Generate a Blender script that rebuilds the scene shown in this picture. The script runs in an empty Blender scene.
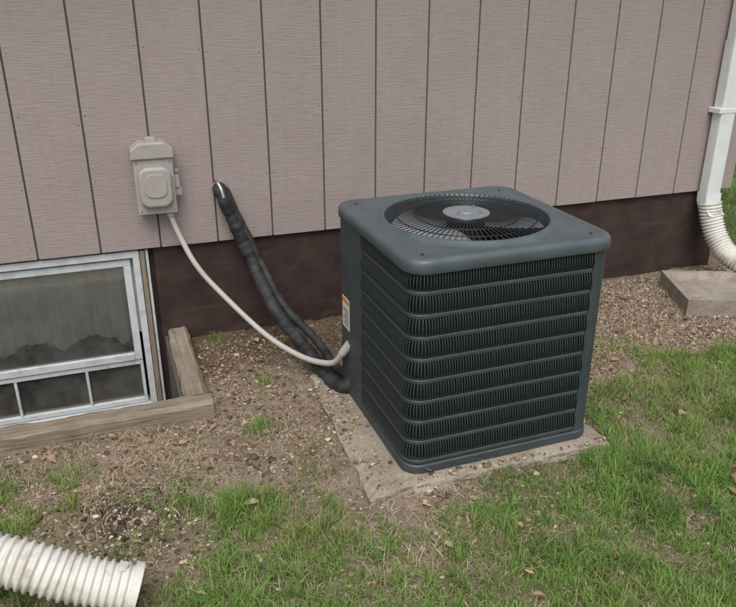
import bpy, bmesh, math, random
import numpy as np
from mathutils import Vector, Matrix
random.seed(7); rng=np.random.default_rng(11)
scene=bpy.context.scene
R=math.radians

# ------------------------------------------------------------------ helpers
def new_obj(name, verts, faces, mat=None, parent=None, smooth=False, loc=None):
    me=bpy.data.meshes.new(name); me.from_pydata([tuple(v) for v in verts],[],faces); me.update()
    ob=bpy.data.objects.new(name,me); scene.collection.objects.link(ob)
    if mat: me.materials.append(mat)
    if smooth:
        me.polygons.foreach_set("use_smooth",[True]*len(me.polygons))
    if parent: ob.parent=parent
    if loc: ob.location=loc
    return ob
def empty(name,loc=(0,0,0),rot=0):
    e=bpy.data.objects.new(name,None); scene.collection.objects.link(e); e.location=loc; e.rotation_euler=(0,0,rot); e.empty_display_size=.1
    return e
def bevel(ob,w,seg=2):
    m=ob.modifiers.new("bev",'BEVEL'); m.width=w; m.segments=seg; m.limit_method='ANGLE'; m.angle_limit=R(35)
    return ob
def box(name,x0,x1,y0,y1,z0,z1,mat,parent=None,bev=0,seg=2):
    v=[(x0,y0,z0),(x1,y0,z0),(x1,y1,z0),(x0,y1,z0),(x0,y0,z1),(x1,y0,z1),(x1,y1,z1),(x0,y1,z1)]
    f=[(0,3,2,1),(4,5,6,7),(0,1,5,4),(1,2,6,5),(2,3,7,6),(3,0,4,7)]
    ob=new_obj(name,v,f,mat,parent)
    if bev: bevel(ob,bev,seg)
    return ob
class MB:
    """mesh accumulator"""
    def __init__(s): s.v=[];s.f=[]
    def box(s,x0,x1,y0,y1,z0,z1):
        n=len(s.v)
        s.v+=[(x0,y0,z0),(x1,y0,z0),(x1,y1,z0),(x0,y1,z0),(x0,y0,z1),(x1,y0,z1),(x1,y1,z1),(x0,y1,z1)]
        s.f+=[tuple(n+i for i in q) for q in [(0,3,2,1),(4,5,6,7),(0,1,5,4),(1,2,6,5),(2,3,7,6),(3,0,4,7)]]
    def sweep(s,pts,side,h):
        n=len(s.v)
        for p,a,b in zip(pts,side,h):
            s.v+=[tuple(p-a-b),tuple(p+a-b),tuple(p+a+b),tuple(p-a+b)]
        for i in range(len(pts)-1):
            for k in range(4):
                a=n+4*i+k;b=n+4*i+(k+1)%4
                s.f.append((a,b,b+4,a+4))
        s.f.append((n+3,n+2,n+1,n)); m=n+4*(len(pts)-1); s.f.append((m,m+1,m+2,m+3))
    def cyl(s,c0,c1,r0,r1=None,seg=12):
        r1=r0 if r1 is None else r1
        c0=Vector(c0);c1=Vector(c1);d=(c1-c0).normalized()
        a=d.orthogonal().normalized();b=d.cross(a);n=len(s.v)
        for c,r in((c0,r0),(c1,r1)):
            for i in range(seg):
                t=2*math.pi*i/seg; s.v.append(tuple(c+a*(r*math.cos(t))+b*(r*math.sin(t))))
        for i in range(seg): j=(i+1)%seg; s.f.append((n+i,n+j,n+seg+j,n+seg+i))
        s.f.append(tuple(n+i for i in reversed(range(seg)))); s.f.append(tuple(n+seg+i for i in range(seg)))
    def obj(s,name,mat,parent=None,smooth=False): return new_obj(name,s.v,s.f,mat,parent,smooth)
def catmull(P,n=12):
    P=[Vector(p) for p in P]; Q=[P[0]*2-P[1]]+P+[P[-1]*2-P[-2]]; out=[]
    for i in range(1,len(Q)-2):
        a,b,c,d=Q[i-1:i+3]
        for k in range(n):
            t=k/n; out.append(.5*((2*b)+(c-a)*t+(2*a-5*b+4*c-d)*t*t+(3*b-a-3*c+d)*t**3))
    out.append(P[-1]); return out
def tube(name,pts,rad,mat,parent=None,seg=16,caps=True):
    v=[];f=[];L=0;nrm=None
    for i,p in enumerate(pts):
        d=(pts[min(i+1,len(pts)-1)]-pts[max(i-1,0)]).normalized()
        if nrm is None: nrm=d.orthogonal().normalized()
        nrm=(nrm-d*nrm.dot(d)).normalized(); b=d.cross(nrm)
        if i: L+=(pts[i]-pts[i-1]).length
        r=rad(L)
        for k in range(seg):
            t=2*math.pi*k/seg; v.append(p+nrm*(r*math.cos(t))+b*(r*math.sin(t)))
    for i in range(len(pts)-1):
        for k in range(seg):
            j=(k+1)%seg; f.append((i*seg+k,i*seg+j,(i+1)*seg+j,(i+1)*seg+k))
    if caps:
        f.append(tuple(reversed(range(seg)))); f.append(tuple((len(pts)-1)*seg+k for k in range(seg)))
    return new_obj(name,v,f,mat,parent,True)
def resample(pts,step):
    out=[pts[0]];acc=0
    for a,b in zip(pts[:-1],pts[1:]):
        l=(b-a).length;pos=0
        while acc+(l-pos)>=step:
            pos+=step-acc; out.append(a.lerp(b,pos/l)); acc=0
        acc+=l-pos
    return out
_tab=rng.random((256,256))
def vn(x,y,sc,ox=0,oy=0):
    x=np.asarray(x,float)*sc+ox+500;y=np.asarray(y,float)*sc+oy+500
    xi=np.floor(x).astype(int);yi=np.floor(y).astype(int);fx=x-xi;fy=y-yi
    fx=fx*fx*(3-2*fx);fy=fy*fy*(3-2*fy)
    g=lambda a,b:_tab[a%256,b%256]
    return (g(xi,yi)*(1-fx)+g(xi+1,yi)*fx)*(1-fy)+(g(xi,yi+1)*(1-fx)+g(xi+1,yi+1)*fx)*fy
def fbm(x,y,sc,o=0): return (vn(x,y,sc,o,o*1.7)+.5*vn(x,y,sc*2.1,o+9,o)+.25*vn(x,y,sc*4.3,o+3,o+5))/1.75
def sst(a,b,x):
    t=np.clip((x-a)/(b-a),0,1); return t*t*(3-2*t)

# ------------------------------------------------------------------ materials
def mat(name,col,rough=.7,metal=0,spec=.5):
    m=bpy.data.materials.new(name); m.use_nodes=True; b=m.node_tree.nodes["Principled BSDF"]
    b.inputs["Base Color"].default_value=(*col,1); b.inputs["Roughness"].default_value=rough; b.inputs["Metallic"].default_value=metal
    b.inputs["Specular IOR Level"].default_value=spec
    return m
def nd(m,t,**k): return m.node_tree.nodes.new(t)
def lk(m,a,b): m.node_tree.links.new(a,b)
def coords(m,scale=(1,1,1)):
    g=nd(m,'ShaderNodeNewGeometry'); mp=nd(m,'ShaderNodeMapping'); mp.inputs['Scale'].default_value=scale
    lk(m,g.outputs['Position'],mp.inputs['Vector']); return mp.outputs[0]
def noise(m,scale,detail=6,rough=.6,vscale=(1,1,1),dist=0):
    n=nd(m,'ShaderNodeTexNoise'); n.inputs['Scale'].default_value=scale;n.inputs['Detail'].default_value=detail
    n.inputs['Roughness'].default_value=rough; n.inputs['Distortion'].default_value=dist
    lk(m,coords(m,vscale),n.inputs['Vector']); return n.outputs['Fac']
def ramp(m,fac,stops):
    r=nd(m,'ShaderNodeValToRGB'); e=r.color_ramp.elements
    while len(e)<len(stops): e.new(.5)
    for el,(p,c) in zip(e,stops): el.position=p; el.color=(*c,1) if len(c)==3 else c
    lk(m,fac,r.inputs[0]); return r.outputs[0]
def mix(m,fac,a,b,mode='MIX'):
    n=nd(m,'ShaderNodeMix'); n.data_type='RGBA'; n.blend_type=mode
    for s,v in((n.inputs[0],fac),(n.inputs[6],a),(n.inputs[7],b)):
        if isinstance(v,(int,float)): s.default_value=v
        elif isinstance(v,tuple): s.default_value=(*v,1)
        else: lk(m,v,s)
    return n.outputs[2]
def setc(m,c): lk(m,c,m.node_tree.nodes["Principled BSDF"].inputs["Base Color"])
def setr(m,lo,hi,fac):
    n=nd(m,'ShaderNodeMapRange'); n.inputs['To Min'].default_value=lo;n.inputs['To Max'].default_value=hi
    lk(m,fac,n.inputs[0]); lk(m,n.outputs[0],m.node_tree.nodes["Principled BSDF"].inputs["Roughness"])
def bump(m,hts):
    p=None
    for h in hts:
        b=nd(m,'ShaderNodeBump'); b.inputs['Strength'].default_value=h[1]; b.inputs['Distance'].default_value=h[2]
        lk(m,h[0],b.inputs['Height'])
        if p: lk(m,p,b.inputs['Normal'])
        p=b.outputs[0]
    lk(m,p,m.node_tree.nodes["Principled BSDF"].inputs["Normal"])

m_sid=mat("siding_paint",(.36,.30,.285),.8,0,.25)
n1=noise(m_sid,1.0,3,.65,(13,13,150),.4); n2=noise(m_sid,1.6,4,.6); n3=noise(m_sid,1.0,4,.7,(45,45,2.0)); n4=noise(m_sid,38,2,.7)
c=ramp(m_sid,n2,[(.3,(.335,.278,.262)),(.7,(.405,.340,.322))])
c=mix(m_sid,.42,c,ramp(m_sid,n1,[(.34,(.27,.22,.205)),(.52,(.37,.31,.295)),(.7,(.42,.355,.34))]))
c=mix(m_sid,.13,c,ramp(m_sid,n3,[(.3,(.24,.195,.185)),(.7,(.44,.375,.36))]))
c=mix(m_sid,ramp(m_sid,n4,[(.64,(0,0,0)),(.74,(.25,.25,.25))]),c,(.20,.16,.15))
setc(m_sid,c); bump(m_sid,[(n1,.7,.004)])
m_groove=mat("siding_groove",(.12,.095,.09),.9)
m_fnd=mat("foundation_paint",(.045,.03,.027),.75,0,.3)
n1=noise(m_fnd,7,5,.65); n2=noise(m_fnd,60,3,.6); n3=noise(m_fnd,1,4,.6,(3,3,16))
c=ramp(m_fnd,n1,[(.3,(.034,.020,.018)),(.75,(.075,.049,.041))]); c=mix(m_fnd,ramp(m_fnd,n3,[(.55,(0,0,0)),(.75,(.5,.5,.5))]),c,(.10,.075,.06)); setc(m_fnd,c); bump(m_fnd,[(n1,.4,.01),(n2,.4,.002)])
def acpaint(name,k=1.,rough=.42):
    m=mat(name,(.05*k,.062*k,.066*k),rough,0,.5)
    n1=noise(m,9,4,.6); n3=noise(m,35,5,.7)
    c=ramp(m,n1,[(.3,(.037*k,.047*k,.051*k)),(.7,(.053*k,.066*k,.070*k))]); c=mix(m,ramp(m,n3,[(.55,(0,0,0)),(.8,(.3,.3,.3))]),c,(.15,.145,.13)); setc(m,c); setr(m,rough-.06,rough+.16,n1)
    return m
m_ac=acpaint("ac_enamel",1.05,.45); m_actop_lit=acpaint("ac_enamel_top_lit",1.9,.34)  # lid uses the same enamel, base colour lightened to imitate sky reflection
m_coil=mat("condenser_coil",(.008,.009,.010),.8)
m_fin=mat("louver_enamel",(.030,.039,.041),.5)
m_black=mat("black_interior",(.006,.006,.007),.8)
m_blade=mat("fan_blade",(.46,.49,.51),.4,.3)
m_wire=mat("grille_wire",(.018,.021,.024),.4)
m_hub=mat("motor_cap",(.24,.265,.28),.45,.2)
m_steel=mat("screw_steel",(.5,.5,.5),.35,.9)
def conc(name,a,b,dirt=(.19,.14,.10)):
    m=mat(name,a,.9,0,.2)
    n1=noise(m,5,6,.7); n2=noise(m,90,3,.7); n3=noise(m,11,5,.65)
    c=ramp(m,n1,[(.3,a),(.7,b)]); c=mix(m,ramp(m,n3,[(.45,(0,0,0)),(.66,(.75,.75,.75))]),c,dirt)
    c=mix(m,.3,c,ramp(m,n2,[(.3,tuple(x*.5 for x in a)),(.7,tuple(x*1.3 for x in b))])); setc(m,c); bump(m,[(n1,.4,.008),(n2,.7,.003)])
    return m
m_conc=conc("pad_concrete",(.28,.24,.19),(.42,.37,.305))
m_splash=conc("splash_concrete",(.27,.235,.195),(.38,.34,.295))
def wood(name,vs):
    m=mat(name,(.28,.22,.15),.85,0,.2)
    n1=noise(m,1,6,.7,vs,.8); n2=noise(m,6,5,.6)
    c=ramp(m,n1,[(.3,(.10,.075,.055)),(.48,(.27,.22,.16)),(.72,(.42,.36,.28))]); c=mix(m,.4,c,ramp(m,n2,[(.35,(.17,.135,.10)),(.65,(.38,.335,.27))]))
    setc(m,c); bump(m,[(n1,.9,.010)]); return m
m_woodx=wood("weathered_timber_x",(3,60,60)); m_woody=wood("weathered_timber_y",(60,3,60)); m_woodz=wood("weathered_casing",(60,60,3))
def white(name,col,rough=.5,dirt=(.35,.3,.22),amt=.5,sc=9):
    m=mat(name,col,rough); n1=noise(m,sc,6,.7)
    c=mix(m,ramp(m,n1,[(.48,(0,0,0)),(.75,(amt,amt,amt))]),col,dirt); setc(m,c); return m
m_vinyl=white("window_vinyl",(.60,.64,.65),.4,amt=.75,sc=14); m_down=white("downspout_paint",(.74,.76,.76),.4,amt=.25)
m_hose=white("corrugated_plastic",(.70,.68,.62),.5,(.26,.20,.14),.8)
m_box=white("disconnect_enamel",(.40,.37,.345),.45,(.22,.2,.18),.35,25); m_cond=white("whip_conduit",(.48,.46,.43),.5,amt=.3)
m_ins=mat("pipe_insulation",(.013,.014,.015),.7); n1=noise(m_ins,60,4,.6); bump(m_ins,[(n1,.5,.004)])
setc(m_ins,ramp(m_ins,noise(m_ins,12,5,.6),[(.35,(.010,.011,.012)),(.75,(.055,.056,.056))]))
m_curt=mat("curtain_cloth",(.36,.36,.31),.9); n1=noise(m_curt,1,4,.6,(30,30,4)); setc(m_curt,ramp(m_curt,n1,[(.3,(.74,.71,.63)),(.7,(.85,.82,.74))]))
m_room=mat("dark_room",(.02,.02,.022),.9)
m_welld=mat("well_liner",(.10,.085,.07),.8)
m_caulk=mat("sealant",(.25,.23,.22),.7)
# window glass: transparent + reflection + pale dust film added to brighten the panes
m_glass=bpy.data.materials.new("window_glass"); m_glass.use_nodes=True; nt=m_glass.node_tree; nt.nodes.clear()
N_=nt.nodes.new; K_=nt.links.new
o=N_('ShaderNodeOutputMaterial');mx=N_('ShaderNodeMixShader');tr=N_('ShaderNodeBsdfTransparent');gl=N_('ShaderNodeBsdfGlossy');fr=N_('ShaderNodeFresnel');df=N_('ShaderNodeBsdfDiffuse');mx2=N_('ShaderNodeMixShader')
df.inputs[0].default_value=(.42,.42,.39,1)
fr.inputs[0].default_value=1.6; gl.inputs['Roughness'].default_value=.04; tr.inputs[0].default_value=(.95,.96,.95,1)
ad=N_('ShaderNodeMath'); ad.operation='ADD'; ad.inputs[1].default_value=.07; K_(fr.outputs[0],ad.inputs[0])
K_(ad.outputs[0],mx.inputs[0]);K_(tr.outputs[0],mx.inputs[1]);K_(gl.outputs[0],mx.inputs[2])
fn=noise(m_glass,7,6,.7); mr=N_('ShaderNodeMapRange'); mr.inputs[1].default_value=.3; mr.inputs[2].default_value=.75; mr.inputs[3].default_value=.03; mr.inputs[4].default_value=.26; K_(fn,mr.inputs[0])
K_(mr.outputs[0],mx2.inputs[0]);K_(mx.outputs[0],mx2.inputs[1]);K_(df.outputs[0],mx2.inputs[2]);K_(mx2.outputs[0],o.inputs[0])
def vcol(name,rough=.7,transl=0,spec=.3):
    m=mat(name,(.1,.1,.1),rough,0,spec); a=nd(m,'ShaderNodeAttribute'); a.attribute_name="Col"; setc(m,a.outputs['Color'])
    if transl:
        t=nd(m,'ShaderNodeBsdfTranslucent'); lk(m,a.outputs['Color'],t.inputs[0]); x=nd(m,'ShaderNodeMixShader'); x.inputs[0].default_value=transl
        P=m.node_tree.nodes["Principled BSDF"]; O=m.node_tree.nodes["Material Output"]
        lk(m,P.outputs[0],x.inputs[1]);lk(m,t.outputs[0],x.inputs[2]);lk(m,x.outputs[0],O.inputs[0])
    return m
m_grass=vcol("grass_blades",.5,.4); m_straw=vcol("straw",.8); m_stone=vcol("stones",.85)

# ------------------------------------------------------------------ ground
WX0,WX1,WY0=-1.35,.185,-.735
def axis(lo,hi,step,extra,far):
    a=list(np.arange(lo,hi+1e-6,step))
    for e in extra: a=[q for q in a if abs(q-e)>step*.45]+[e]
    a=sorted(a); s=step;x=a[-1]
    while x<far: s*=1.35; x+=s; a.append(x)
    s=step;x=a[0]
    while x>-far: s*=1.35; x-=s; a.insert(0,x)
    return np.array(a)
gx=axis(-1.6,4.6,.015,[WX0,WX0+.004,WX1-.004,WX1],250); gy=axis(-2.7,.12,.015,[WY0,WY0+.004],250)
yb_x=[-9,-1.2,-.6,-.25,.1,.4,.62,.74,.8,1.0,1.3,1.76,1.82,2.1,2.45,3.0,4.0,9]
yb_y=[-.9,-1.0,-1.06,-1.18,-1.34,-1.40,-1.40,-1.56,-1.64,-1.64,-1.54,-1.50,-1.14,-1.04,-.88,-.95,-.95,-.9]
def blob(x,y,cx,cy,r): return np.exp(-((x-cx)**2+(y-cy)**2)/(r*r))
def gmask(x,y):
    x=np.asarray(x,float);y=np.asarray(y,float)
    d=np.interp(x,yb_x,yb_y)-y+(fbm(x,y,4,3)-.5)*.34
    g=sst(-.02,.18,d)
    patch=sst(.33,.57,fbm(x,y,3.2,20))
    left=sst(1.15,.4,x)
    g=g*(1-left*.75*(1-patch))*(.50+.50*sst(.30,.52,fbm(x,y,6.5,90)))
    for cx,cy,r,k in [(.86,-1.72,.13,1),(.80,-1.90,.11,.95),(.68,-1.62,.10,.8),(-.1,-1.42,.21,1),(.62,-2.0,.09,.7),(1.75,-2.1,.12,.6),(.30,-1.72,.11,.7),(2.35,-1.45,.10,.6),(1.3,-1.95,.08,.6),(.48,-1.56,.08,.7),(.03,-1.62,.13,.8),(2.6,-1.25,.09,.6),(2.0,-1.55,.07,.5),(.98,-2.0,.07,.6)]:
        g=g*(1-k*blob(x,y,cx,cy,r))
    for cx,cy,r,k in [(.43,-.02,.06,.5),(.55,-.55,.06,.5),(.46,-.98,.08,.35),(.75,-.2,.04,.3),(-.35,-1.15,.16,.8),(.08,-1.3,.1,.7),(2.35,-.85,.13,.7),(.62,-1.3,.07,.6),(-.5,-1.1,.12,.8),(.2,-.95,.06,.3),(.50,-.12,.05,.5)]:
        g=np.maximum(g,k*blob(x,y,cx,cy,r)*sst(.35,.6,fbm(x,y,14,8)))
    lawn=np.maximum(sst(3.95,4.15,x)*sst(-1.6,-.9,y),sst(-1.0,-1.3,y)*sst(3,4,x))
    g=np.maximum(g,lawn)
    g=np.where(y>9,1,g); g=np.where((x<-1.35)&(y>-.9)&(y<9),g*.3,g)
    return np.clip(g,0,1)
def gh(x,y):
    h=(fbm(x,y,2.2,1)-.5)*.035+(fbm(x,y,11,5)-.5)*.024+(fbm(x,y,48,4)-.5)*.014
    h=h+.03*blob(x,y,-.12,-1.38,.16)
    dx=np.maximum(np.maximum(.75-x,x-1.745),0);dy=np.maximum(np.maximum(-1.59-y,y+.68),0)
    h=h+.030*np.exp(-np.hypot(dx,dy)/.06)*sst(.25,.65,fbm(x,y,7,77))
    near=np.exp(-((np.hypot(x-1,y+1))/6)**2)
    return h*near
X,Y=np.meshgrid(gx,gy)
Z=gh(X,Y)
inw=(X>WX0+.002)&(X<WX1-.002)&(Y>WY0+.002)&(Y<.2)
Z=np.where(inw,-.52+Z,Z)
nx,ny=len(gx),len(gy)
V=np.stack([X.ravel(),Y.ravel(),Z.ravel()],1)
ii=(np.arange(ny-1)[:,None]*nx+np.arange(nx-1)[None,:]).ravel()
F=np.stack([ii,ii+1,ii+nx+1,ii+nx],1)
def fastmesh(name,V,F,mat_,cols=None,smooth=False):
    me=bpy.data.meshes.new(name); n=F.shape[1]
    me.vertices.add(len(V)); me.vertices.foreach_set("co",V.astype(np.float32).ravel())
    me.loops.add(F.size); me.loops.foreach_set("vertex_index",F.astype(np.int32).ravel())
    me.polygons.add(len(F)); me.polygons.foreach_set("loop_start",np.arange(0,F.size,n,dtype=np.int32)); me.polygons.foreach_set("loop_total",np.full(len(F),n,dtype=np.int32))
    if smooth: me.polygons.foreach_set("use_smooth",np.ones(len(F),bool))
    me.update(calc_edges=True); me.validate()
    if cols is not None:
        a=me.color_attributes.new("Col",'FLOAT_COLOR','POINT'); a.data.foreach_set("color",np.concatenate([cols,np.ones((len(cols),1))],1).astype(np.float32).ravel())
    me.materials.append(mat_); ob=bpy.data.objects.new(name,me); scene.collection.objects.link(ob); return ob
m_gr=mat("ground_soil",(.2,.15,.1),.95,0,.15)
at=nd(m_gr,'ShaderNodeAttribute'); at.attribute_name="Col"
sp=nd(m_gr,'ShaderNodeSeparateColor'); lk(m_gr,at.outputs['Color'],sp.inputs[0])
n1=noise(m_gr,3.5,6,.7); n2=noise(m_gr,28,4,.7); n3=noise(m_gr,160,3,.7)
soil=ramp(m_gr,n1,[(.32,(.185,.13,.09)),(.5,(.31,.24,.175)),(.66,(.50,.415,.315))])
soil=mix(m_gr,.45,soil,ramp(m_gr,n2,[(.3,(.10,.07,.05)),(.52,(.30,.23,.165)),(.75,(.52,.43,.33))]))
soil=mix(m_gr,.35,soil,ramp(m_gr,n3,[(.3,(.07,.05,.035)),(.7,(.54,.45,.35))]))
damp=mix(m_gr,1.0,soil,(.48,.41,.37),'MULTIPLY')
soil=mix(m_gr,sp.outputs[1],soil,damp)
turf=ramp(m_gr,n2,[(.3,(.07,.085,.03)),(.7,(.18,.18,.075))])
far=ramp(m_gr,n3,[(.3,(.06,.11,.025)),(.7,(.11,.19,.05))])
turf=mix(m_gr,sp.outputs[2],turf,far)
setc(m_gr,mix(m_gr,sp.outputs[0],soil,turf)); bump(m_gr,[(n2,.8,.02),(n3,1,.008)])
g=gmask(V[:,0],V[:,1])
damp=np.clip(sst(-.75,-.15,V[:,1]+(fbm(V[:,0],V[:,1],3,4)-.5)*.8)*sst(2.0,1.5,V[:,0])*.95+.8*blob(V[:,0],V[:,1],-.1,-1.42,.16)+.9*inw.ravel()+.40*sst(1.7,2.0,V[:,0])*sst(-1.1,-.8,V[:,1]),0,1)
farm=np.clip(sst(3.2,6,np.hypot(V[:,0]-1,V[:,1]+1.5)),0,1)
ground=fastmesh("ground",V,F,m_gr,np.stack([g*.85,damp,farm],1),True)

# ------------------------------------------------------------------ grass
def blades(name,n,dom,mfun,hrange,w,cols,mat_,lay=0.0,clump=True):
    x=rng.uniform(dom[0],dom[1],n);y=rng.uniform(dom[2],dom[3],n)
    d=mfun(x,y)
    if clump: d=d*(.30+1.1*sst(.3,.65,vn(x,y,24,2)))
    keep=rng.random(n)<d
    if clump: keep&=~((x>.74)&(x<1.755)&(y>-1.60)&(y<-.66))
    else: keep&=~((x>.85)&(x<1.755)&(y>-1.57)&(y<-.66))
    keep&=~((x<.30)&(y>-.84)&(y<.2)); keep&=~((y>-.01)&(x<3.76))
    x=x[keep];y=y[keep];dk_=d[keep];n=len(x); z=gh(x,y)-.004
    if not clump: z=np.where((x>.74)&(x<1.755)&(y>-1.60)&(y<-.66),.05,z)
    tall=.45+1.05*vn(x,y,6,7)
    h=rng.uniform(*hrange,n)*tall*(.6+.4*np.clip(dk_,0,1)); a=rng.uniform(0,2*np.pi,n); la=a+rng.normal(0,.9,n)
    lean=np.abs(rng.normal(.45,.35,n))+lay
    ww=w*rng.uniform(.6,1.3,n)
    sx,sy=np.cos(a+np.pi/2)*ww,np.sin(a+np.pi/2)*ww
    dx,dy=np.cos(la),np.sin(la)
    P=[]
    for t,k in ((0,1),(.45,.85),(.8,.5),(1,.08)):
        ang=lean*t*1.25; off=np.sin(np.clip(ang,0,1.5))*h*t; up=np.cos(np.clip(ang,0,1.5))*h*t
        cx=x+dx*off;cy=y+dy*off;cz=z+up+ (.003 if lay else 0)
        P.append(np.stack([cx-sx*k,cy-sy*k,cz],1));P.append(np.stack([cx+sx*k,cy+sy*k,cz],1))
    Vb=np.stack(P,1).reshape(-1,3); base=np.arange(n)[:,None]*8
    Fb=np.concatenate([base+np.array([[0,1,3,2]]),base+np.array([[2,3,5,4]]),base+np.array([[4,5,7,6]])],0)
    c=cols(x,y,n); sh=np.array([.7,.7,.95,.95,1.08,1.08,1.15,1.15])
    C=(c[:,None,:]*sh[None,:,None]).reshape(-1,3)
    return fastmesh(name,Vb,Fb,mat_,np.clip(C,0,1))
def gcol(x,y,n):
    a=np.array([.185,.335,.070]);b=np.array([.33,.50,.145]);dk=np.array([.10,.20,.05]);yl=np.array([.54,.48,.27])
    t=rng.random(n)[:,None]; c=a*(1-t)+b*t
    k=sst(.45,.75,vn(x,y,5,30))[:,None]*.5; c=c*(1-k)+dk*k
    k=sst(.5,.8,vn(x,y,3,37))[:,None]*.40; c=c*(1-k)+np.array([.40,.44,.15])*k
    dry=(rng.random(n)<.07+.18*sst(.55,.8,vn(x,y,4,53)))[:,None]; return np.where(dry,yl*rng.uniform(.6,1.1,(n,1)),c)
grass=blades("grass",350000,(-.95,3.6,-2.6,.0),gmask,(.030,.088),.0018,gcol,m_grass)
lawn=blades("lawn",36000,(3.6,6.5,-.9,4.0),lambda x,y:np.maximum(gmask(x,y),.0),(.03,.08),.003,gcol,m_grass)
def scol(x,y,n):
    t=rng.random(n)[:,None]; return np.array([.28,.20,.125])*(1-t)+np.array([.66,.56,.40])*t
def smask(x,y):
    m=.24+1.1*blob(x,y,-.25,-.98,.32)+.8*blob(x,y,.15,-1.02,.22)+.8*blob(x,y,2.3,-.85,.5)+.5*blob(x,y,3.0,-1.0,.5)+.7*blob(x,y,.83,-1.78,.22)+.40*gmask(x,y)+.35*blob(x,y,.55,-1.1,.25)+.5*blob(x,y,2.0,-.4,.4)
    return np.clip(m*sst(.33,.58,fbm(x,y,7,50)+.08),0,1)
straw=blades("dry_straw",66000,(-1.0,3.6,-2.5,-.02),smask,(.02,.085),.0012,scol,m_straw,lay=1.0,clump=False)

# ------------------------------------------------------------------ stones / crumbs / chips
ico_v=[];t=(1+5**.5)/2
for a,b in ((-1,t),(1,t),(-1,-t),(1,-t)): ico_v.append((a,b,0))
for a,b in ((-1,t),(1,t),(-1,-t),(1,-t)): ico_v.append((0,a,b))
for a,b in ((t,-1),(t,1),(-t,-1),(-t,1)): ico_v.append((a,0,b))
ico_v=np.array(ico_v)/math.hypot(1,t)
ico_f=np.array([(0,11,5),(0,5,1),(0,1,7),(0,7,10),(0,10,11),(1,5,9),(5,11,4),(11,10,2),(10,7,6),(7,1,8),(3,9,4),(3,4,2),(3,2,6),(3,6,8),(3,8,9),(4,9,5),(2,4,11),(6,2,10),(8,6,7),(9,8,1)])
def stones(name,n,dom,mfun,smin,smax,pal,pw=2.5,asp=(.6,1.2),flat=.7,onpad=False):
    x=rng.uniform(dom[0],dom[1],n);y=rng.uniform(dom[2],dom[3],n); k=rng.random(n)<mfun(x,y)
    inp=(x>.755)&(x<1.745)&(y>-1.59)&(y<-.67)
    if onpad: k&=~((x>.88)&(y>-1.56)&inp)
    else: k&=~((x>.74)&(x<1.755)&(y>-1.60)&(y<-.67))
    k&=~((x<.30)&(y>-.83))
    x=x[k];y=y[k];inp=inp[k];n=len(x); s=smin+(smax-smin)*rng.random(n)**pw
    sc=rng.uniform(asp[0],asp[1],(n,3));sc[:,2]=rng.uniform(.6,1.1,n)*flat
    P=ico_v[None]*(1+rng.normal(0,.12,(n,12,1)))*sc[:,None,:]*s[:,None,None]
    a=rng.uniform(0,6.28,n);ca,sa=np.cos(a)[:,None],np.sin(a)[:,None]
    zb=np.where(inp,.049,gh(x,y))
    px=P[:,:,0]*ca-P[:,:,1]*sa+x[:,None];py=P[:,:,0]*sa+P[:,:,1]*ca+y[:,None];pz=P[:,:,2]+(zb+s*.25)[:,None]
    Vs=np.stack([px,py,pz],2).reshape(-1,3); Fs=(np.arange(n)[:,None,None]*12+ico_f[None]).reshape(-1,3)
    c=np.array(pal)[rng.integers(0,len(pal),n)]*rng.uniform(.6,1.2,(n,1)); C=np.repeat(c,12,0)
    return fastmesh(name,Vs,Fs,m_stone,np.clip(C,0,1))
gp=[(.34,.25,.17),(.27,.195,.13),(.46,.365,.265),(.18,.13,.09),(.54,.47,.38),(.33,.265,.205),(.13,.09,.065)]
stones("gravel",30000,(1.8,4.6,-1.15,-.02),lambda x,y:sst(-1.15,-.75,y+(fbm(x,y,4,60)-.5)*.4)*(.25+.75*sst(1.9,2.4,x)),.0025,.0095,gp)
cp=[(.22,.145,.09),(.33,.235,.145),(.13,.08,.055),(.46,.36,.24),(.60,.50,.37)]
stones("wood_chips",6000,(1.75,4.4,-1.2,-.02),lambda x,y:sst(.35,.6,fbm(x,y,5,160)),.006,.018,cp,2,(.2,1.2),.18)
stones("leaf_litter",19000,(-1.0,2.0,-2.2,-.02),lambda x,y:(.3+.7*(1-gmask(x,y)))*sst(.38,.63,fbm(x,y,4,140)+.18*blob(x,y,-.2,-1.0,.4)+.1*blob(x,y,.3,-.3,.4)),.004,.016,cp,2,(.25,1.2),.14,True)
sp_=[(.29,.22,.16),(.18,.135,.10),(.46,.375,.285),(.13,.095,.07)]
stones("soil_crumbs",34000,(-1.0,2.2,-2.1,-.01),lambda x,y:np.clip((1-gmask(x,y))*sst(.3,.65,fbm(x,y,5,70))+.8*np.exp(-np.abs(x-.765)/.03)*(y<-.6)*(y>-1.7)+.6*np.exp(-np.abs(y+1.59)/.025)*(x>.7)*(x<1.8),0,1),.0015,.009,sp_,3,onpad=True)
mp=[(.07,.05,.04),(.05,.035,.03),(.12,.09,.07),(.50,.45,.40),(.3,.25,.2),(.09,.065,.05)]
stones("mulch_pebbles",3200,(-.45,.2,-1.7,-1.1),lambda x,y:blob(x,y,-.1,-1.42,.15),.003,.013,mp,2)
stones("rubble_stones",34,(.3,.75,-1.3,-.1),lambda x,y:x*0+.6,.008,.020,[(.10,.09,.09),(.22,.17,.14),(.3,.25,.2)],1)

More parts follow.
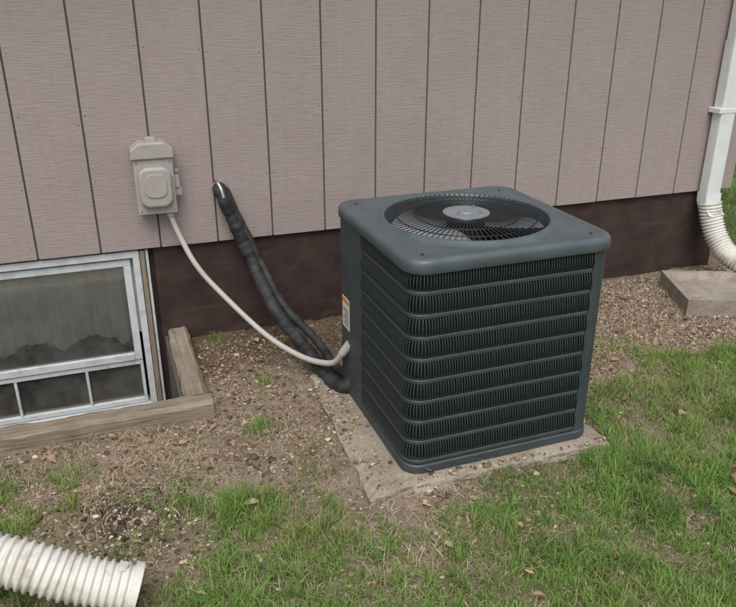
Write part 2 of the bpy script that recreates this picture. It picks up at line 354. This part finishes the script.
lv=[];lf=[];lc=[]
spots=[(.28,-.9),(.5,-.8),(.62,-1.6),(.68,-1.85),(.1,-1.85),(2.55,-1.25),(2.0,-2.0),(2.2,-1.5),(.02,-1.1),(-.2,-1.02),(-.35,-.95),(.15,-.98),(.9,-1.9),(1.3,-2.2),(2.9,-.9),(2.6,-.7),(.4,-.3),(.62,-.15),(-.05,-.95),(.33,-1.5)]
for i in range(230):
    if i<len(spots): cx,cy=spots[i]
    elif i%3==0: cx,cy=random.uniform(1.9,3.3),random.uniform(-1.2,-.1)
    elif i%3==1: cx,cy=random.uniform(-.6,.9),random.uniform(-1.9,-.1)
    else: cx,cy=random.uniform(-.6,2.8),random.uniform(-2.2,-.15)
    if (.7<cx<1.8 and -1.62<cy<-.6) or (cx<.33 and cy>-.86): continue
    s=random.uniform(.007,.022) if i>=20 else random.uniform(.016,.026); a=random.uniform(0,6.28); z=float(gh(cx,cy))+(.028 if float(gmask(cx,cy))>.4 else .006)
    out=[(-1,0),(-.5,.42),(.1,.5),(.6,.3),(1.15,0),(.6,-.33),(.1,-.48),(-.5,-.4)]; n=len(lv); tl=random.uniform(-.4,.4); cu=random.uniform(.3,1.3); asp=random.uniform(.6,1.3)
    lv.append((cx,cy,z+s*.05))
    for u,v in out:
        v*=asp;u+=random.uniform(-.2,.2); v+=random.uniform(-.15,.15)
        lv.append((cx+s*(u*math.cos(a)-v*math.sin(a)),cy+s*(u*math.sin(a)+v*math.cos(a)),z+s*(abs(v)*cu+abs(u)*.2*cu+u*tl+random.uniform(0,.25))))
    col=random.choice([(.24,.15,.08),(.34,.23,.14),(.18,.11,.07),(.42,.32,.21)])
    lc+= [col]*9
    for k in range(8): lf.append((n,n+1+k,n+1+(k+1)%8))
fastmesh("dead_leaves",np.array(lv),np.array(lf),m_straw,np.array(lc))
mb=MB()
for i in range(140):
    cx,cy=random.uniform(-.7,3.0),random.uniform(-2.1,-.1)
    if (.68<cx<1.82 and -1.66<cy<-.58) or (cx<.38 and cy>-.9): continue
    a=random.uniform(0,6.28);l=random.uniform(.03,.12);z=float(gh(cx,cy))+.006
    p=Vector((cx,cy,z))
    for k in range(3):
        q=p+Vector((math.cos(a),math.sin(a),random.uniform(-.05,.12)))*l/3; mb.cyl(p,q,.0019-.0004*k,.0015-.0004*k,5); p=q;a+=random.uniform(-.5,.5)
mb.obj("twigs",mat("twig_bark",(.16,.115,.08),.9))

# ------------------------------------------------------------------ house
house=empty("house")
HX0,HX1=-7.0,3.755; SB=.527; P0=.205; SP=.2825
mb=MB(); k0=int((HX0-P0)/SP)-1; xs=[P0+SP*k for k in range(k0,60) if HX0<P0+SP*k<HX1]
edges=[HX0]+xs+[HX1]
for a,b in zip(edges[:-1],edges[1:]): mb.box(a+.0042,b-(.0042 if b<HX1 else 0),0,.012,SB+random.uniform(-.001,.001),2.62)
s=mb.obj("siding_boards",m_sid,house); bevel(s,.0022,2)
box("siding_groove_back",HX0,HX1-.002,.009,.03,SB+.002,2.62,m_groove,house)
box("sheathing",HX0,HX1-.004,.031,.10,SB+.004,2.6,m_groove,house)
mb=MB()
yy=.0
while yy<8: mb.box(HX1-.0,HX1+.012,yy+(.0045 if yy else 0),yy+SP-.0045,SB,2.62); yy+=SP
s=mb.obj("siding_boards_side",m_sid,house)
box("side_wall",HX1-.1,HX1-.0005,.101,8.2,SB+.004,2.6,m_groove,house)
box("rear_wall",HX0,HX1-.101,8.1,8.2,-.1,2.6,m_sid,house)
box("left_wall",HX0,HX0+.1,.101,8.09,-.1,2.6,m_sid,house)
mb=MB()
for x in xs:
    if x<-1 : continue
    for sx in (-.02,.02):
        for k in range(7):
            if random.random()<.35: continue
            z=.56+.3*k+random.uniform(-.03,.03); mb.cyl((x+sx+random.uniform(-.006,.006),-.0010,z),(x+sx,.002,z),.0026,seg=6)
mb.obj("siding_nails",m_groove,house)
FY=.028
WR=.165
box("foundation_right",WR,HX1-.03,FY,.28,-.6,SB+.003,m_fnd,house)
box("foundation_left",HX0,-1.32,FY,.28,-.6,SB+.003,m_fnd,house)
box("foundation_under_window",-1.32,WR,FY,.28,-.62,-.40,m_fnd,house)
box("foundation_side",HX1-.25,HX1-.031,.281,8.2,-.6,SB,m_fnd,house)
rv=[(HX0-.4,-.45,2.62),(HX1+.4,-.45,2.62),(HX1+.4,4.1,4.3),(HX0-.4,4.1,4.3),(HX0-.4,8.6,2.62),(HX1+.4,8.6,2.62)]
rv+=[(a,b,c+.15) for a,b,c in rv]
m_roof=mat("roof_shingles",(.06,.055,.05),.9)
new_obj("roof",rv,[(0,1,2,3),(3,2,5,4),(6,9,8,7),(9,10,11,8),(0,6,7,1),(4,5,11,10),(1,7,8,2),(2,8,11,5),(0,3,9,6),(3,4,10,9)],m_roof,house)
new_obj("gable",[(HX1-.02,0,2.6),(HX1-.02,8.2,2.6),(HX1-.02,4.1,4.2)],[(0,1,2)],m_sid,house)
# window
wy=.03
WT=SB-.012
mb=MB()
L,Rr=-1.30,.095
mb.box(L,Rr,wy-.012,wy+.09,WT-.035,WT)
mb.box(Rr-.032,Rr,wy-.012,wy+.09,-.39,WT-.0355)
mb.box(L,L+.035,wy-.012,wy+.09,-.39,WT-.0355)
mb.box(L+.0355,Rr-.0325,wy-.012,wy+.09,-.39,-.35)
s=mb.obj("window_frame",m_vinyl,house); bevel(s,.003)
RZ=-.085
mb=MB()
a,b=L+.05,Rr-.046
mb.box(a,b,wy+.004,wy+.04,WT-.080,WT-.045); mb.box(b-.036,b,wy+.004,wy+.04,RZ,WT-.0805); mb.box(a,a+.04,wy+.004,wy+.04,RZ,WT-.0805); mb.box(a+.0405,b-.0365,wy+.002,wy+.042,RZ,RZ+.038)
s=mb.obj("window_sash_upper",m_vinyl,house); bevel(s,.003)
mb=MB()
mb.box(a,b,wy+.01,wy+.05,RZ-.03,RZ-.0005); mb.box(b-.016,b,wy+.01,wy+.04,-.345,RZ-.0305); mb.box(a,a+.02,wy+.01,wy+.04,-.345,RZ-.0305); mb.box(a+.021,b-.0165,wy+.01,wy+.04,-.345,-.32)
for q in (-.235,-.575,-.915): mb.box(q-.007,q+.007,wy+.012,wy+.03,-.319,RZ-.031)
s=mb.obj("window_sash_lower",m_vinyl,house); bevel(s,.002)
box("window_glass_upper",a+.03,b-.03,wy+.02,wy+.024,RZ+.03,WT-.075,m_glass,house)
box("window_glass_lower",a+.015,b-.012,wy+.032,wy+.036,-.33,RZ-.02,m_glass,house)
box("window_casing",Rr+.003,Rr+.026,wy-.02,wy+.06,-.40,WT,m_woodz,house,.002)
box("window_casing_outer",Rr+.030,Rr+.044,wy-.008,wy+.06,-.40,WT,m_vinyl,house,.002)
box("window_reveal",Rr+.046,WR-.001,wy+.03,wy+.1,-.40,WT,m_fnd,house)
def curtain(name,y0,zf,ph):
    cv=[];cf=[];N=400;J=8
    for i in range(N+1):
        x=L+(Rr-L)*i/N; zb=zf(x)
        for j in range(J+1):
            u=j/J; y=y0+(.003+.007*u)*math.sin(x*70+ph+.6*math.sin(x*9))+(.002+.004*u)*math.sin(x*151+ph*2)
            cv.append((x,y,WT*(1-u)+zb*u))
    for i in range(N):
        for j in range(J): q=i*(J+1)+j; cf.append((q,q+J+1,q+J+2,q+1))
    return new_obj(name,cv,cf,m_curt,house,True)
curtain("curtain",.080,lambda x:-.01+.075*abs(math.sin(x*11+.4))**.7+.006*math.sin(x*60),0)
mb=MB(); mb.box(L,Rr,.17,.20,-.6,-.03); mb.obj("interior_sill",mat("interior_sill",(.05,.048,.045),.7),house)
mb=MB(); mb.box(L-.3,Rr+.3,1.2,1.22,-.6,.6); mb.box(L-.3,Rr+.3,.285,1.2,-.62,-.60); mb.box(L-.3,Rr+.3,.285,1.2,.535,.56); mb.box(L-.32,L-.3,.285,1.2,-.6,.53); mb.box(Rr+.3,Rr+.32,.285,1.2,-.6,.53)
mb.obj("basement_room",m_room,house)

well=empty("window_well")
box("liner_right",WX1-.012,WX1+.004,WY0,.025,-.55,.03,m_welld,well)
box("liner_front",WX0,WX1-.013,WY0-.004,WY0+.012,-.55,.03,m_welld,well)
def timber(name,p0,p1,w,h,mat_,parent,seg=60):
    p0=Vector(p0);p1=Vector(p1);d=(p1-p0);Ln=d.length;d.normalize();sd=Vector((-d.y,d.x,0));v=[];f=[]
    prof=[(-w/2+.008,0),(w/2-.008,0),(w/2,.01),(w/2,h-.014),(w/2-.012,h),(w*.15,h-.002),(-w*.2,h-.001),(-w/2+.014,h),(-w/2,h-.016),(-w/2,.01)]
    for i in range(seg+1):
        p=p0+d*(Ln*i/seg)
        for k,(a,b) in enumerate(prof):
            j=float(vn(i*.45,k*3,1,p0.x*3))*.012-.006
            v.append(p+sd*(a+j)+Vector((0,0,b+j*.8-.02)))
    n=len(prof)
    for i in range(seg):
        for k in range(n): f.append((i*n+k,(i+1)*n+k,(i+1)*n+(k+1)%n,i*n+(k+1)%n))
    f.append(tuple(range(n)));f.append(tuple(reversed([seg*n+k for k in range(n)])))
    return new_obj(name,v,f,mat_,parent)
timber("timber_front",(-1.5,-.775,0),(.300,-.775,0),.092,.105,m_woodx,well)
timber("timber_side",(.24,-.725,0),(.24,.015,0),.10,.098,m_woody,well,26)

# ------------------------------------------------------------------ pad
pad=box("concrete_pad",.750,1.748,-1.598,-.67,-.05,.05,m_conc)
bm=bmesh.new();bm.from_mesh(pad.data);bmesh.ops.subdivide_edges(bm,edges=bm.edges[:],cuts=40,use_grid_fill=True)
for v in bm.verts:
    if v.co.x<1.2: v.co.x+=(v.co.y+1.1)*.03
    nn=float(fbm(v.co.x+v.co.z*3,v.co.y,9,2))-.5; n_2=float(fbm(v.co.x,v.co.y+v.co.z*2,22,31))-.5
    v.co.x+=nn*.022;v.co.y+=n_2*.022;v.co.z+=nn*.006
    if v.co.z>.03 and (v.co.x<.765 or v.co.y<-1.58 or v.co.x>1.735): v.co.z-=.007+max(0,n_2)*.05
bm.to_mesh(pad.data);bm.free()

# ------------------------------------------------------------------ AC unit
AC=empty("air_conditioner_condenser",(1.288,-1.15,.055),R(0.8))
def rr(hw,r,t):
    s=hw-r; seg=[2*s,math.pi*r/2]; Ltot=4*sum(seg); d=(t%1)*Ltot
    for q in range(4):
        a=q*math.pi/2
        if d<seg[0]:
            n=Vector((math.cos(a),math.sin(a),0)); tg=Vector((-n.y,n.x,0)); return n*hw+tg*(d-s),n
        d-=seg[0]
        if d<seg[1]:
            th=a+d/r; n=Vector((math.cos(th),math.sin(th),0)); c=Vector((math.cos(a),math.sin(a),0))*s+Vector((-math.sin(a),math.cos(a),0))*s
            return c+n*r,n
        d-=seg[1]
    return rr(hw,r,0)
def ring_mesh(name,loops,mat_,n=160,smooth=True):
    v=[];f=[]
    for hw,r,z in loops:
        for i in range(n):
            p,_=rr(hw,r,i/n); v.append((p.x,p.y,z))
    for j in range(len(loops)-1):
        for i in range(n):
            k=(i+1)%n; f.append((j*n+i,j*n+k,(j+1)*n+k,(j+1)*n+i))
    return new_obj(name,v,f,mat_,AC,smooth)
B=.392; CR=.06; Zt=.802
ring_mesh("base_pan",[(.33,.05,.0),(.398,.065,.0),(.401,.067,.004),(.401,.067,.030),(.396,.062,.035),(.35,.05,.036)],m_ac,smooth=False)
ring_mesh("coil",[(.352,.04,.03),(.352,.04,Zt)],m_coil)
def tp(q,u,r=CR,hw=B):
    s=hw-r; Ls=2*s+math.pi*r/2; return (q*Ls+(u+s))/(4*Ls)
s_=B-CR
spans=[(tp(2,-.10),tp(3,.315)),(tp(0,-.30),tp(1,.30))]
rows=9; z0=.044; z1=Zt-.004; pitch=(z1-z0)/rows
Ltot=4*(2*s_+math.pi*CR/2)
fin=MB(); band=MB()
for (ta,tb) in spans:
    nf=int((tb-ta)*Ltot/.0105)
    for r_ in range(rows):
        za=z0+r_*pitch+.008; zb=z0+(r_+1)*pitch-.000
        for i in range(nf+1):
            t=ta+(tb-ta)*i/nf; p,n=rr(B,CR,t); tg=Vector((-n.y,n.x,0)); pts=[];sd=[];th=[]
            jt=tg*random.uniform(-.0006,.0006)
            for k in range(7):
                q=k/6; o=-.004+.014*math.sin(math.pi*q)**.7*(1.15-.5*q) if 0<q<1 else -.004
                pts.append(Vector((p.x,p.y,za+(zb-za)*q))+n*o+jt); sd.append(tg*.0018); th.append(n*.0022)
            fin.sweep(pts,sd,th)
    ns=140
    for r_ in range(rows+1):
        zc=z0+r_*pitch+.003; prof=[(-.012,-.008),(.000,-.008),(.003,-.006),(.0035,.005),(.001,.008),(-.012,.009)]
        n0=len(band.v)
        for i in range(ns+1):
            p,n=rr(B,CR,ta+(tb-ta)*i/ns)
            for o,dz in prof: band.v.append((p.x+n.x*o,p.y+n.y*o,zc+dz))
        m=len(prof)
        for i in range(ns):
            for k in range(m): band.f.append((n0+i*m+k,n0+(i+1)*m+k,n0+(i+1)*m+(k+1)%m,n0+i*m+(k+1)%m))
fin.obj("louver_fins",m_fin,AC); band.obj("louver_bands",m_ac,AC)
def panel(name,ta,tb,off=.004,ns=60,zlo=.034,zhi=Zt+.004):
    v=[];f=[]
    for i in range(ns+1):
        p,n=rr(B,CR,ta+(tb-ta)*i/ns)
        for o,z in ((-.03,zlo),(off,zlo),(off,zhi),(-.03,zhi)): v.append((p.x+n.x*o,p.y+n.y*o,z))
    for i in range(ns):
        for k in range(4): f.append((i*4+k,(i+1)*4+k,(i+1)*4+(k+1)%4,i*4+(k+1)%4))
    f.append((3,2,1,0)); f.append(tuple(ns*4+k for k in range(4)))
    return new_obj(name,v,f,m_ac,AC)
panel("corner_post_right",tp(3,.318),tp(0,-.303)+1)
panel("service_panel",tp(1,.303),tp(2,-.103),.008)
panel("louver_edge",tp(2,-.104),tp(2,-.088),.010)
lab=[("label_white",(.66,.66,.62),.235,.325,.31,.45),("label_orange",(.62,.25,.06),.237,.323,.425,.445)]
for i,(nm,c,ya,yb_,za,zb) in enumerate(lab):
    xo=-B-.0085-.0012*(i+1); box(nm,xo,xo+.001,ya,yb_,za,zb,mat(nm,c,.6),AC)
mb=MB()
for k in range(7): mb.box(-B-.0108,-B-.0100,.245,.315-(.02 if k%3==1 else 0),.325+k*.012,.329+k*.012)
mb.obj("label_print",mat("label_ink",(.1,.09,.08),.7),AC)
mb=MB()
for z in (.06,.22,.40,.58,.74): mb.cyl((.375,-B-.003,z),(.375,-B-.0055,z),.0035,seg=8)
for z in (.08,.7): mb.cyl((-B-.007,.13,z),(-B-.011,.13,z),.004,seg=8)
mb.obj("screws",m_wire,AC)
n=192; FR=.312; v=[];f=[]
loops=[('s',.398,.072,Zt-.012),('s',.405,.078,Zt-.013),('s',.409,.081,Zt-.008),('s',.410,.082,Zt+.020),('s',.408,.082,Zt+.030),('s',.402,.08,Zt+.037),('s',.392,.078,Zt+.040),('s',.382,.075,Zt+.040),('s',.372,.075,Zt+.035),
       ('c',.356,Zt+.033),('c',.342,Zt+.035),('c',.332,Zt+.046),('c',.325,Zt+.050),('c',.318,Zt+.048),('c',FR,Zt+.040),('c',FR,Zt-.16)]
for l in loops:
    for i in range(n):
        a=2*math.pi*i/n
        if l[0]=='c': v.append((l[1]*math.cos(a),l[1]*math.sin(a),l[2]))
        else:
            hw,r=l[1],l[2]
            dx,dy=math.cos(a),math.sin(a); k=hw/max(abs(dx),abs(dy)); x,y=dx*k,dy*k; s2=hw-r
            if abs(x)>s2 and abs(y)>s2:
                cx,cy=math.copysign(s2,x),math.copysign(s2,y); bq=-(dx*cx+dy*cy); cq=cx*cx+cy*cy-r*r; tt=-bq+math.sqrt(max(bq*bq-cq,0)); x,y=dx*tt,dy*tt
            v.append((x,y,l[3]))
for j in range(len(loops)-1):
    for i in range(n):
        k=(i+1)%n; f.append((j*n+i,j*n+k,(j+1)*n+k,(j+1)*n+i))
top=new_obj("top_cap",v,f,m_actop_lit,AC,True)
mb=MB()
for sx_ in (-1,1):
    for sy_ in (-1,1):
        mb.cyl((sx_*.335,sy_*.335,Zt+.034),(sx_*.335,sy_*.335,Zt+.0385),.006,.005,8)
mb.obj("top_screws",m_wire,AC)
mb=MB(); NW=90
def gz(r): return Zt+.046+.012*(1-(r/.33)**2)
for i in range(NW):
    a=2*math.pi*i/NW; d=Vector((math.cos(a),math.sin(a),0)); tg=Vector((-d.y,d.x,0)); pts=[]
    r0=.085
    for k in range(7):
        r=r0+(.328-r0)*k/6; pts.append(d*r+Vector((0,0,gz(r))))
    mb.sweep(pts,[tg*.0015]*7,[Vector((0,0,.0015))]*7)
mb.obj("grille_wires",m_wire,AC)
for r in (.12,.20,.27,.328):
    pts=[Vector((r*math.cos(2*math.pi*i/96),r*math.sin(2*math.pi*i/96),gz(r)-.0035)) for i in range(97)]
    tube("grille_ring",pts,lambda L:.0022,m_wire,AC,8,False)
mb=MB(); mb.cyl((0,0,gz(.05)-.006),(0,0,gz(.05)+.002),.094,.09,48); mb.cyl((0,0,gz(.05)+.002),(0,0,gz(.05)+.006),.03,.026,24)
mb.obj("grille_hub",m_hub,AC)
mb=MB()
for i in range(4):
    a=.6+i*math.pi/2; mb.cyl((.06*math.cos(a),.06*math.sin(a),gz(.05)),(.06*math.cos(a),.06*math.sin(a),gz(.05)+.014),.005,seg=8)
mb.obj("hub_bolts",m_steel,AC)
mb=MB(); mb.cyl((0,0,.52),(0,0,gz(.05)-.007),.075,seg=32); mb.obj("fan_motor",m_black,AC)
v=[];f=[]
for b_ in range(3):
    a0=b_*2*math.pi/3-.75; na,nr=12,6; n0=len(v)
    for i in range(na+1):
        for j in range(nr+1):
            r=.075+(.300-.075)*j/nr; sw=.25*(j/nr); a=a0+(i/na)*1.5+sw; v.append((r*math.cos(a),r*math.sin(a),Zt+.010-.075*(i/na)+.02*math.sin(math.pi*i/na)))
    for i in range(na):
        for j in range(nr): q=n0+i*(nr+1)+j; f.append((q,q+1,q+nr+2,q+nr+1))
new_obj("fan_blades",v,f,m_blade,AC,True)
mb=MB(); mb.cyl((0,0,.03),(0,0,.05),.34,seg=40); mb.obj("inner_floor",m_black,AC)
# ------------------------------------------------------------------ whip conduit, line set
whip=empty("electrical_conduit_whip")
pts=resample(catmull([(.262,-.055,.735),(.268,-.055,.68),(.30,-.075,.58),(.35,-.13,.465),(.43,-.2,.355),(.61,-.4,.175),(.738,-.62,.130),(.83,-.80,.165),(.862,-.885,.25),(.888,-.905,.30)],40),.0016)
tube("conduit",pts,lambda L:.0130+.0006*math.sin(L*2*math.pi/.007),m_cond,whip,16)
mb=MB(); mb.cyl((.262,-.055,.70),(.262,-.055,.745),.019,.021,10); mb.cyl((.888,-.905,.30),(.860,-.884,.248),.02,.018,10); mb.obj("conduit_fittings",m_cond,whip)
ls=empty("refrigerant_line_set")
A1=[(.512,.02,.80),(.512,-.030,.795),(.528,-.055,.74),(.569,-.06,.62),(.642,-.12,.40),(.70,-.3,.235),(.79,-.55,.12),(.83,-.74,.075),(.86,-.86,.075),(.91,-.89,.10)]
pts=resample(catmull(A1,30),.004); tube("suction_line_insulation",pts,lambda L:.032+.0022*math.sin(L*55)+.0014*math.sin(L*131),m_ins,ls,18)
A2=[(.535,.02,.78),(.545,-.03,.775),(.568,-.045,.70),(.617,-.05,.58),(.690,-.10,.385),(.752,-.27,.235),(.850,-.50,.14),(.880,-.66,.09),(.895,-.78,.10),(.92,-.80,.13)]
pts=resample(catmull(A2,30),.004); tube("liquid_line_insulation",pts,lambda L:.022+.0012*math.sin(L*70),m_ins,ls,14)
tube("line_sealant",catmull([(.515,.006,.80),(.515,-.010,.80)],4),lambda L:.040,m_caulk,ls,20)
A3=[(.498,.03,.835),(.500,-.03,.838),(.512,-.06,.81),(.520,-.075,.765)]
pts=resample(catmull(A3,20),.004); tube("line_stub",pts,lambda L:.009,m_steel,ls,12)
m_tape=mat("wrap_tape",(.02,.02,.022),.45)
P=resample(catmull(A1,30),.004)
mb=MB()
for i in (34,78,122):
    dd=(P[i+3]-P[i-3]).normalized(); mb.cyl(P[i]-dd*.014,P[i]+dd*.014,.0345,seg=20)
mb.obj("line_tape",m_tape,ls)
# ------------------------------------------------------------------ disconnect box
dx=empty("electrical_disconnect_box",(.205,0,0))
def prism(name,outline,y0,y1,mat_,parent,bev=.006):
    n=len(outline); v=[(x,y0,z) for x,z in outline]+[(x,y1,z) for x,z in outline]
    f=[tuple(range(n)),tuple(reversed([n+i for i in range(n)]))]+[(i,n+i,n+(i+1)%n,(i+1)%n) for i in range(n)]
    ob=new_obj(name,v,f,mat_,parent)
    bm=bmesh.new();bm.from_mesh(ob.data);bmesh.ops.recalc_face_normals(bm,faces=bm.faces);bm.to_mesh(ob.data);bm.free()
    return bevel(ob,bev,3)
prism("back_box",[(-.085,.725),(.085,.725),(.088,1.03),(.05,1.045),(-.05,1.045),(-.088,1.03)],-.002,-.075,m_box,dx)
prism("hood",[(-.098,.985),(.098,.985),(.096,1.03),(.06,1.06),(-.06,1.06),(-.096,1.03)],-.004,-.105,m_box,dx,.008)
prism("door",[(-.09,.722),(.09,.722),(.09,.984),(-.09,.984)],-.0755,-.092,m_box,dx,.005)
def rrect(cx,cz,w,h,r,n=6):
    o=[]
    for q,(sx,sz) in enumerate(((1,1),(-1,1),(-1,-1),(1,-1))):
        for k in range(n+1):
            a=q*math.pi/2+k/n*math.pi/2; o.append((cx+sx*(w/2-r)+r*math.cos(a),cz+sz*(h/2-r)+r*math.sin(a)))
    return o
prism("receptacle_cover",rrect(.0,.855,.150,.19,.045),-.0925,-.125,m_box,dx,.014)
prism("cover_boss",rrect(.0,.865,.10,.11,.035),-.1255,-.131,m_box,dx,.004)
prism("hood_tab",rrect(0,1.055,.05,.05,.01),-.03,-.08,m_box,dx,.004)
mb=MB(); mb.box(.0905,.112,-.07,-.05,.84,.90); mb.box(.0905,.120,-.062,-.056,.80,.84); mb.cyl((.104,-.06,.915),(.104,-.06,.925),.012,seg=10); mb.obj("latch",m_box,dx)
mb=MB()
for px_,pz_ in ((-.075,.74),(.075,.74),(-.075,.97),(.075,.97)): mb.cyl((px_,-.092,pz_),(px_,-.0945,pz_),.005,seg=8)
mb.obj("door_screws",m_steel,dx)
# ------------------------------------------------------------------ downspout, hose, splash block
ds=empty("downspout")
DX=3.545
def profile_box(name,pts,w,d,mat_,parent):
    v=[];f=[];base=[];nn=20
    for k in range(nn):
        a=2*math.pi*k/nn; ca,sa=math.cos(a),math.sin(a); e=.28
        base.append((math.copysign(abs(ca)**e,ca)*w/2,math.copysign(abs(sa)**e,sa)*d/2))
    for i,p in enumerate(pts):
        for x,y in base: v.append((p[0]+x,p[1]+y,p[2]))
    for i in range(len(pts)-1):
        for k in range(nn): f.append((i*nn+k,i*nn+(k+1)%nn,(i+1)*nn+(k+1)%nn,(i+1)*nn+k))
    return new_obj(name,v,f,mat_,parent)
profile_box("spout",[(DX,-.055,2.6),(DX,-.055,1.42)],.10,.075,m_down,ds)
profile_box("spout_lower",[(DX,-.055,1.43),(DX,-.055,.50)],.108,.083,m_down,ds)
profile_box("elbow",[(DX,-.055,.53),(DX,-.06,.47),(DX+.005,-.085,.42),(DX+.01,-.10,.40)],.120,.096,m_down,ds)
box("strap",DX-.075,DX+.075,-.099,-.002,1.02,1.05,m_down,ds,.003)
def corrug(name,path,r,pitch,parent,mat_):
    pts=resample(catmull(path,60),pitch/10)
    def rad(L):
        p=(L/pitch)%1; return r*(.93+.065*math.tanh(2.2*math.sin(2*math.pi*p))+.006*math.sin(L*9.3)+.004*math.sin(L*23))
    o=tube(name,pts,rad,mat_,parent,32,False)
    m=o.modifiers.new("s",'SOLIDIFY'); m.thickness=.003; m.offset=-1
    return o
corrug("downspout_extension",[(DX,-.075,.47),(DX+.01,-.095,.38),(DX+.03,-.15,.26),(DX+.06,-.25,.165),(DX+.12,-.40,.13),(DX+.25,-.62,.12),(DX+.45,-.9,.08)],.070,.021,ds,m_hose)
hz=empty("corrugated_drain_hose")
hp=[(-2.1,-.55,.075),(-1.7,-.95,.14),(-1.2,-1.38,.30),(-.8,-1.62,.32),(-.426,-1.745,.225),(-.25,-1.79,.145),(-.084,-1.826,.085)]
corrug("hose",hp,.073,.0235,hz,m_hose)
q=catmull(hp,60); e1=q[-1]; dd=(q[-1]-q[-8]).normalized()
tube("end_collar",[e1-dd*.012,e1-dd*.010,e1+dd*.010,e1+dd*.012],lambda L:.077,m_hose,hz,32,False).modifiers.new("s",'SOLIDIFY').thickness=.006
mb=MB(); up=Vector((0,0,1)); up=(up-dd*up.dot(dd)).normalized(); c0=e1-dd*.045; mb.cyl(c0+up*.066,c0+up*.086,.011,.009,12); mb.obj("collar_tab",m_hose,hz)
sv=[];sf=[]
ex=Vector((.93,-.37,0)).normalized(); ey=Vector((-ex.y,ex.x,0)); o0=Vector((3.0,-.60,0)); Ls,Ws=.78,.48
nu,nv=26,16
for i in range(nu+1):
    for j in range(nv+1):
        u=i/nu;w=j/nv; e=min(w,1-w)*Ws; e2=u*Ls; z=.088-.04*float(sst(.03,.07,min(e,e2)))*(1-.3*u)
        q=o0+ex*(u*Ls)+ey*(w*Ws); sv.append((q.x+random.uniform(-.002,.002),q.y+random.uniform(-.002,.002),z+random.uniform(-.001,.001)))
for i in range(nu):
    for j in range(nv): a=i*(nv+1)+j; sf.append((a,a+nv+1,a+nv+2,a+1))
bd=[i*(nv+1) for i in range(nu+1)]+[nu*(nv+1)+j for j in range(1,nv+1)]+[i*(nv+1)+nv for i in range(nu-1,-1,-1)]+[j for j in range(nv-1,0,-1)]
nb=len(sv)
for k in bd: sv.append((sv[k][0],sv[k][1],-.05))
for k in range(len(bd)): k2=(k+1)%len(bd); sf.append((bd[k],nb+k,nb+k2,bd[k2]))
new_obj("splash_block",sv,sf,m_splash)

# ------------------------------------------------------------------ light, sky, camera
w=bpy.data.worlds.new("World"); scene.world=w; w.use_nodes=True; nt=w.node_tree
sky=nt.nodes.new('ShaderNodeTexSky'); sky.sky_type='NISHITA'; sky.sun_disc=False
EL,AZ=R(58),R(200)
sky.sun_elevation=EL; sky.sun_rotation=AZ; sky.dust_density=4; sky.air_density=1.0; sky.ozone_density=1
hs=nt.nodes.new('ShaderNodeHueSaturation'); hs.inputs['Saturation'].default_value=.4
bg=nt.nodes["Background"]; bg.inputs[1].default_value=.15
nt.links.new(sky.outputs[0],hs.inputs['Color']); nt.links.new(hs.outputs[0],bg.inputs[0])
sl=bpy.data.lights.new("sun",'SUN'); sl.energy=1.5; sl.angle=R(40); sl.color=(1,.97,.94)
so=bpy.data.objects.new("sun",sl); scene.collection.objects.link(so)
sd=Vector((math.sin(AZ)*math.cos(EL),math.cos(AZ)*math.cos(EL),math.sin(EL)))
so.rotation_euler=sd.to_track_quat('Z','Y').to_euler()
cam=bpy.data.cameras.new("camera"); co=bpy.data.objects.new("camera",cam); scene.collection.objects.link(co)
co.location=(0,-3.65,1.72); co.rotation_euler=(R(90-23.1),0,R(-19.5)); cam.sensor_width=36; cam.lens=36*745/736; cam.clip_end=1000; cam.clip_start=.05
scene.camera=co
scene.view_settings.view_transform='Standard'; scene.view_settings.look='None'; scene.view_settings.exposure=0
